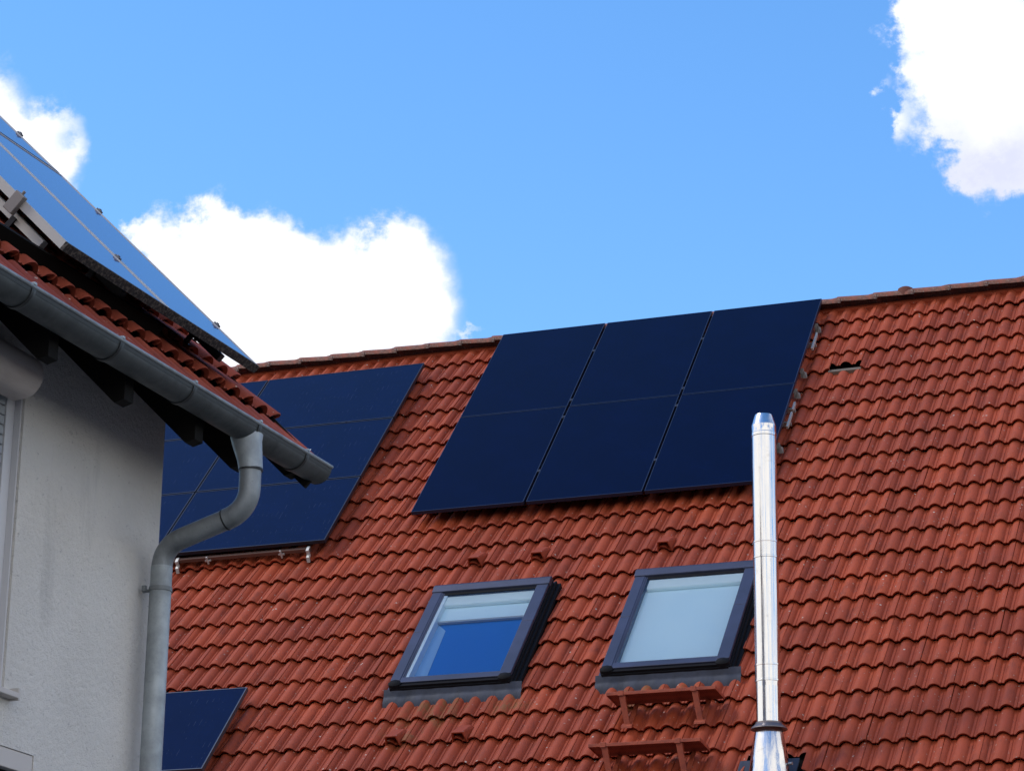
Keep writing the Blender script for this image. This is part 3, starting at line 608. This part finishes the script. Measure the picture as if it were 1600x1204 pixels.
# upper window
w = MB(); jx = WX - .042
w.box(jx - .02, jx, W1[1] - .075, W1[1] - .012, W1[2], W1[3]); w.box(jx - .02, jx, W1[0], W1[1] - .075, W1[2], W1[2] + .06)
win = w.build('window', M_WHITE, hl, ML, bevel=.003); win['label'] = 'upper window below the cream shutter box'
MB().box(jx - .045, jx - .021, W1[0], W1[1], W1[2], W1[3]).build('pane', M_DGLASS, win, ML)
b = MB(); b.box(jx - .02, jx + .03, W1[1] - .012, W1[1] - .001, W1[2], W1[3]); b.build('shutter_guide', M_WHITE, win, ML)
b = MB()
for k_ in range(14): b.box(jx - .018, jx - .006, W1[0], W1[1] - .078, W1[3] - .045 * (k_ + 1) + .004, W1[3] - .045 * k_)
b.build('shutter', M_SLAT, win, ML, bevel=.004)
# rounded shutter box
cx, cz = WX + .030, 5.425; n = 14; poly = [(WX - .01, cz + .115), (cx, cz + .118)]
for k_ in range(n + 1):
    a = math.radians(80 - 200 * k_ / n * .86); poly.append((cx + .01 + .098 * math.cos(a), cz + .018 + .100 * math.sin(a)))
poly += [(WX - .01, cz - .085)]
b = MB(); b.prism(poly, -2.5, -1.17, 'xz'); b.build('shutter_box', M_BOX, win, ML, smooth=35)
b = MB(); b.box(WX, WX + .055, -2.5, -1.052, 4.028, 4.052); b.box(WX + .001, WX + .05, -1.052, -1.036, 4.022, 4.075)
b.build('sill', M_SILL, win, ML, bevel=.003)
# lower window
b = MB(); b.box(WX - .05, WX - .004, W2[0], W2[1] - .002, W2[3] - .085, W2[3] - .002); win2 = b.build('window', M_SILL, hl, ML, bevel=.003); win2['label'] = 'lower window at the bottom left corner under a grey lintel'
b = MB(); b.box(WX - .09, WX - .06, W2[0], W2[1] - .04, W2[2], W2[3] - .08); b.build('pane', M_DGLASS, win2, ML)
b = MB(); b.box(WX - .06, WX - .03, W2[1] - .05, W2[1] - .002, W2[2], W2[3] - .12); b.build('shutter_guide', M_WHITE, win2, ML)
b = MB()
for k_ in range(10): b.box(WX - .058, WX - .045, W2[0], W2[1] - .06, W2[3] - .16 - .045 * (k_ + 1), W2[3] - .164 - .045 * k_)
b.build('shutter', M_SLAT, win2, ML, bevel=.004)
# roof
AV = .70
ncr = 18; SL = .40
rl = tiles('roof', M_TILE_L, hl, FL @ Matrix.Translation((0, SL + ncr * .3371, -.002)), AV - .30 * 33, 33, 0, ncr + 1, .3371)
sp_ = .39; tl_ = Matrix.Translation((0, SL, -.004)) @ Matrix.Rotation(math.radians(3.6), 4, 'X') @ Matrix.Translation((0, -SL, 0))
tiles('eave_tiles', M_TILE_L, hl, FL @ tl_ @ Matrix.Translation((0, .018, 0)), AV - .30 * 33, 33, 0, 1, .3371)
tag(rl, 'red tiled slope under the raised panels')
b = MB(); b.box(-9.1, AV - .02, .02, 6.6, -.075, -.045); b.build('roof_boards', M_WOOD, hl, FL)
b = MB(); b.box(-9.1, AV - .03, -.02, .06, -.075, -.058); b.build('eave_board', M_WOOD, hl, FL)
b = MB(); b.box(AV - .035, AV - .012, .0, 6.6, -.16, -.02); b.build('verge_board', M_WOOD, hl, FL)
FL2 = ML @ frame((OG - 2 * 6.6 * c2, 0, ZG), (0, -1, 0), (c2, 0, s2), (-s2, 0, c2))
b = MB(); b.box(-AV, 9.1, .0, 6.58, -.06, .0); b.build('rear_roof', M_TILE_L, hl, FL2)
# rafters with cut tails
for a in (-8.41, -7.79, -7.17, -6.55, -5.93, -5.31, -4.69, -4.07, -3.45, -2.83, -2.20, -1.57, -.95, -.32, .115, .655):
    w_ = .075
    x1 = .345; zt_ = lambda x: ZG - (x - OG) * math.tan(T2) - .085
    zb = lambda x: zt_(x) - (.285 if a < .6 else .17)
    xa = x1 - .05
    b = MB(); poly = [(-.6, zt_(-.6)), (-.6, zb(-.6)), (xa, zb(xa)), (x1, zb(xa) + .012), (x1, zt_(x1))]
    b.prism(poly, a - w_ / 2, a + w_ / 2, 'xz'); b.build('rafter', M_WOOD, hl, ML)
# gutter: half round with rolled front bead
GR = .076; gx = OG - GR; gz = ZG - .006
b = MB(); n = 26; outer = []; inner = []
for k_ in range(n + 1):
    a = math.radians(0 - 180 * k_ / n); outer.append((gx + GR * math.cos(a), gz + GR * math.sin(a))); inner.append((gx + (GR - .003) * math.cos(a), gz + (GR - .003) * math.sin(a)))
prof2 = outer + inner[::-1]
b.prism(prof2, -9.0, .735, 'xz'); gut = b.build('gutter', M_ZINC_G, hl, ML, smooth=35)
b = MB(); b.prism([(OG + .0006, gz - .004), (OG + .0026, gz - .004), (OG - .002, gz - .022), (OG - .004, gz - .022)], -9.0, .733, 'xz'); b.build('bead_shadow_strip', M_SEAM_SHADE, gut, ML)  # dark strip standing in for the shadow under the front bead
b = MB(); b.tube([(OG + .001, -9, gz + .004), (OG + .001, .737, gz + .004)], .0105, 14); b.build('front_bead', M_ZINC, gut, ML, smooth=40)
b = MB(); b.prism([(gx + GR * math.cos(math.radians(-180 * k_ / n)), gz + GR * math.sin(math.radians(-180 * k_ / n))) for k_ in range(n + 1)], .732, .739, 'xz'); b.build('end_cap', M_ZINC_G, gut, ML)
for a in (-2.62, -1.977, -1.279, -.641, -.02, .47):
    b = MB(); pts = [(gx + (GR + .0055) * math.cos(math.radians(6 - 186 * k_ / n)), gz + (GR + .0055) * math.sin(math.radians(6 - 186 * k_ / n))) for k_ in range(n + 1)]
    ins = [(gx + (GR + .0002) * math.cos(math.radians(6 - 186 * k_ / n)), gz + (GR + .0002) * math.sin(math.radians(6 - 186 * k_ / n))) for k_ in range(n + 1)]
    b.prism(pts + ins[::-1], a - .012, a + .004, 'xz'); b.build('bracket', M_SEAM_SHADE, gut, ML, smooth=35)
    b = MB(); b.prism([(x * 1, z) for x, z in [(p[0] + .0, p[1]) for p in pts]] + ins[::-1], a + .0045, a + .018, 'xz'); b.build('joint_strip', M_ZINC_G, gut, ML, smooth=35)
    b = MB(); b.box(OG - .008, OG + .014, a - .010, a + .010, gz + .008, gz + .021); b.build('bracket_clip', M_ZINC_P, gut, ML, bevel=.003)
# downpipe: outlet, swan neck, straight pipe
PA = .0
px = gx + .012
b = MB(); ol = [(gx, PA, gz - .045), (gx + .004, PA, gz - .080), (px + .01, PA, gz - .16), (px + .018, PA, gz - .215)]
b.tube(ol, [.078, .071, .060, .0565], 40); dp = b.build('downpipe', M_ZINC_P, hl, ML, smooth=50); dp['label'] = 'bent zinc downpipe at the corner'
def arc(p0, p1, p2, n=9):
    p0, p1, p2 = map(Vector, (p0, p1, p2)); return [p0 * (1 - t) ** 2 + p1 * 2 * t * (1 - t) + p2 * t * t for t in [i / n for i in range(n + 1)]]
PX0 = -.005
A_ = (px + .016, PA, gz - .21); B_ = (px + .010, PA, 5.098); E_ = (PX0, PA, 4.965)
dirn = (Vector(E_) - Vector(B_)).normalized()
n1 = arc(Vector((px + .016, PA, 5.20)), B_, Vector(B_) + dirn * .115)
n2 = arc(Vector(E_) - dirn * .105, E_, (PX0, PA, 4.855))
b = MB(); b.tube([A_] + n1, .052, 36); b.build('upper_bend', M_ZINC, dp, ML, smooth=50)
b = MB(); b.tube([Vector(B_) + dirn * .10] + [Vector(B_) + dirn * .2] + n2[:1] + n2[1:] + [(PX0, PA, 4.84)], .0500, 36); b.build('lower_bend', M_ZINC, dp, ML, smooth=50)
b = MB(); b.tube([(PX0, PA, 4.865), (PX0, PA, 4.0), (PX0, PA, .02)], .0515, 40); b.build('straight_pipe', M_ZINC_P, dp, ML, smooth=50)
for z0, z1 in ((4.905, 4.862),):
    pass
b = MB(); b.tube([(PX0, PA, 4.745), (PX0, PA, 4.765)], .0555, 36); b.box(-.10, -.05, -.006, .006, 4.748, 4.762); b.box(-.075, -.055, -.055, -.04, 4.742, 4.768); b.build('pipe_clip', M_ZINC, dp, ML, smooth=40)
b = MB(); b.tube([(px + .017, PA, gz - .218), (px + .017, PA, gz - .212)], .0585, 36); b.build('seam_ring', M_SEAM_SHADE, dp, ML, smooth=40)
q = Vector(B_) + dirn * .118; b = MB(); b.tube([q - dirn * .003, q + dirn * .003], .0535, 36); b.build('seam_ring', M_SEAM_SHADE, dp, ML, smooth=40)

# panels over the near roof
HP = .160; WD = .8808; S0 = .4046; L1 = 1.7339; E0 = -1.48
def near_panel(a, s, label, lower_m, w=WD - .012):
    root = thing('solar_collector', LW(a, s, HP), label, 'solar panel', 'glazed panels raised above the near roof')
    fw = .018; t = .042; l = L1 - .014
    b = MB(); b.box(0, w, l - fw, l, -t, .0); b.box(0, fw, fw, l - fw, -t, .0); b.box(w - fw, w, fw, l - fw, -t, .0)
    b.build('frame', M_ALU_M, root)
    b = MB(); b.box(0, w, 0, fw, -t, .0); b.build('lower_rim', lower_m, root)
    MB().box(fw, w - fw, fw, l - fw, -.010, -.003).build('glass', M_CELL3, root)
    MB().box(fw, w - fw, fw, l - fw, -t + .004, -.0105).build('back_pan', M_DARK, root)
    return root
pa = near_panel(E0 + .006, S0, 'nearest sky-reflecting panel on the near roof, with a pale metal side frame', M_MOTTLE)
pb = near_panel(E0 + WD + .006, S0, 'sky-reflecting panel on the near roof ending in a sharp tip over the verge', M_MOTTLE)
pc = near_panel(E0 + .006, S0 + L1, 'upper sky-reflecting panel on the near roof, at the left picture edge', M_MOTTLE)
pd = near_panel(E0 + WD + .006, S0 + L1, 'uppermost visible sky-reflecting panel on the near roof, against the cloud', M_MOTTLE)
def clip(root, x, y, sc=1.0):
    b = MB(); b.box(x - .014 * sc, x + .014 * sc, y - .022 * sc, y + .022 * sc, -.03, .008); b.lathe([(0, .016 * sc), (.009, .016 * sc), (.009, .008)], 8, (x, y, 0)); b.build('clamp', mat('clamp_steel', (.14, .14, .15), .4, .7), root, bevel=.002)
clip(pb, WD - .006, .36, .8); clip(pb, WD - .006, 1.38, .8); clip(pb, -.006, .42, .8)
clip(pd, WD - .006, .38, .8)
bb = MB(); bb.box(-.022, .008, .335, .395, -.085, .012); bb.lathe([(0, .030), (.008, .030), (.008, .012)], 8, (-.006, .365, 0)); bb.build('end_clamp', M_HOOK, pa, bevel=.003)
for i, a in enumerate((E0 + .06, E0 + WD - .15, E0 + 2 * WD - .10)):
    lab = ['pale metal rail running up the near roof below the nearest panel', 'dark rail up the near roof under the seam of the panels', 'dark rail up the near roof under the tip of the far panel'][i]
    rt = thing('mounting_rail', LW(a, .50, .0), lab, 'rail', 'rails up the near roof')
    if i == 1:
        b = MB(); b.box(-2.6, .30, -.03, .01, .0, .062); b.build('gap_shade_beam', M_DARK, rt)  # dark beam added to blacken the lit gap under the panels
    b = MB(); b.box(0, .036, .06, 3.2, .045, .085); b.box(.010, .026, .059, 3.2, .0855, .087); b.build('profile', M_ALU_M if i == 0 else M_BLACK, rt, bevel=.002)
    b = MB()
    for y in (.25, 1.2, 2.2): b.box(-.01, .0, y, y + .03, .0, .07); b.box(-.01, .036, y, y + .03, .0, .006)
    b.build('roof_hook', M_BLACK, rt)
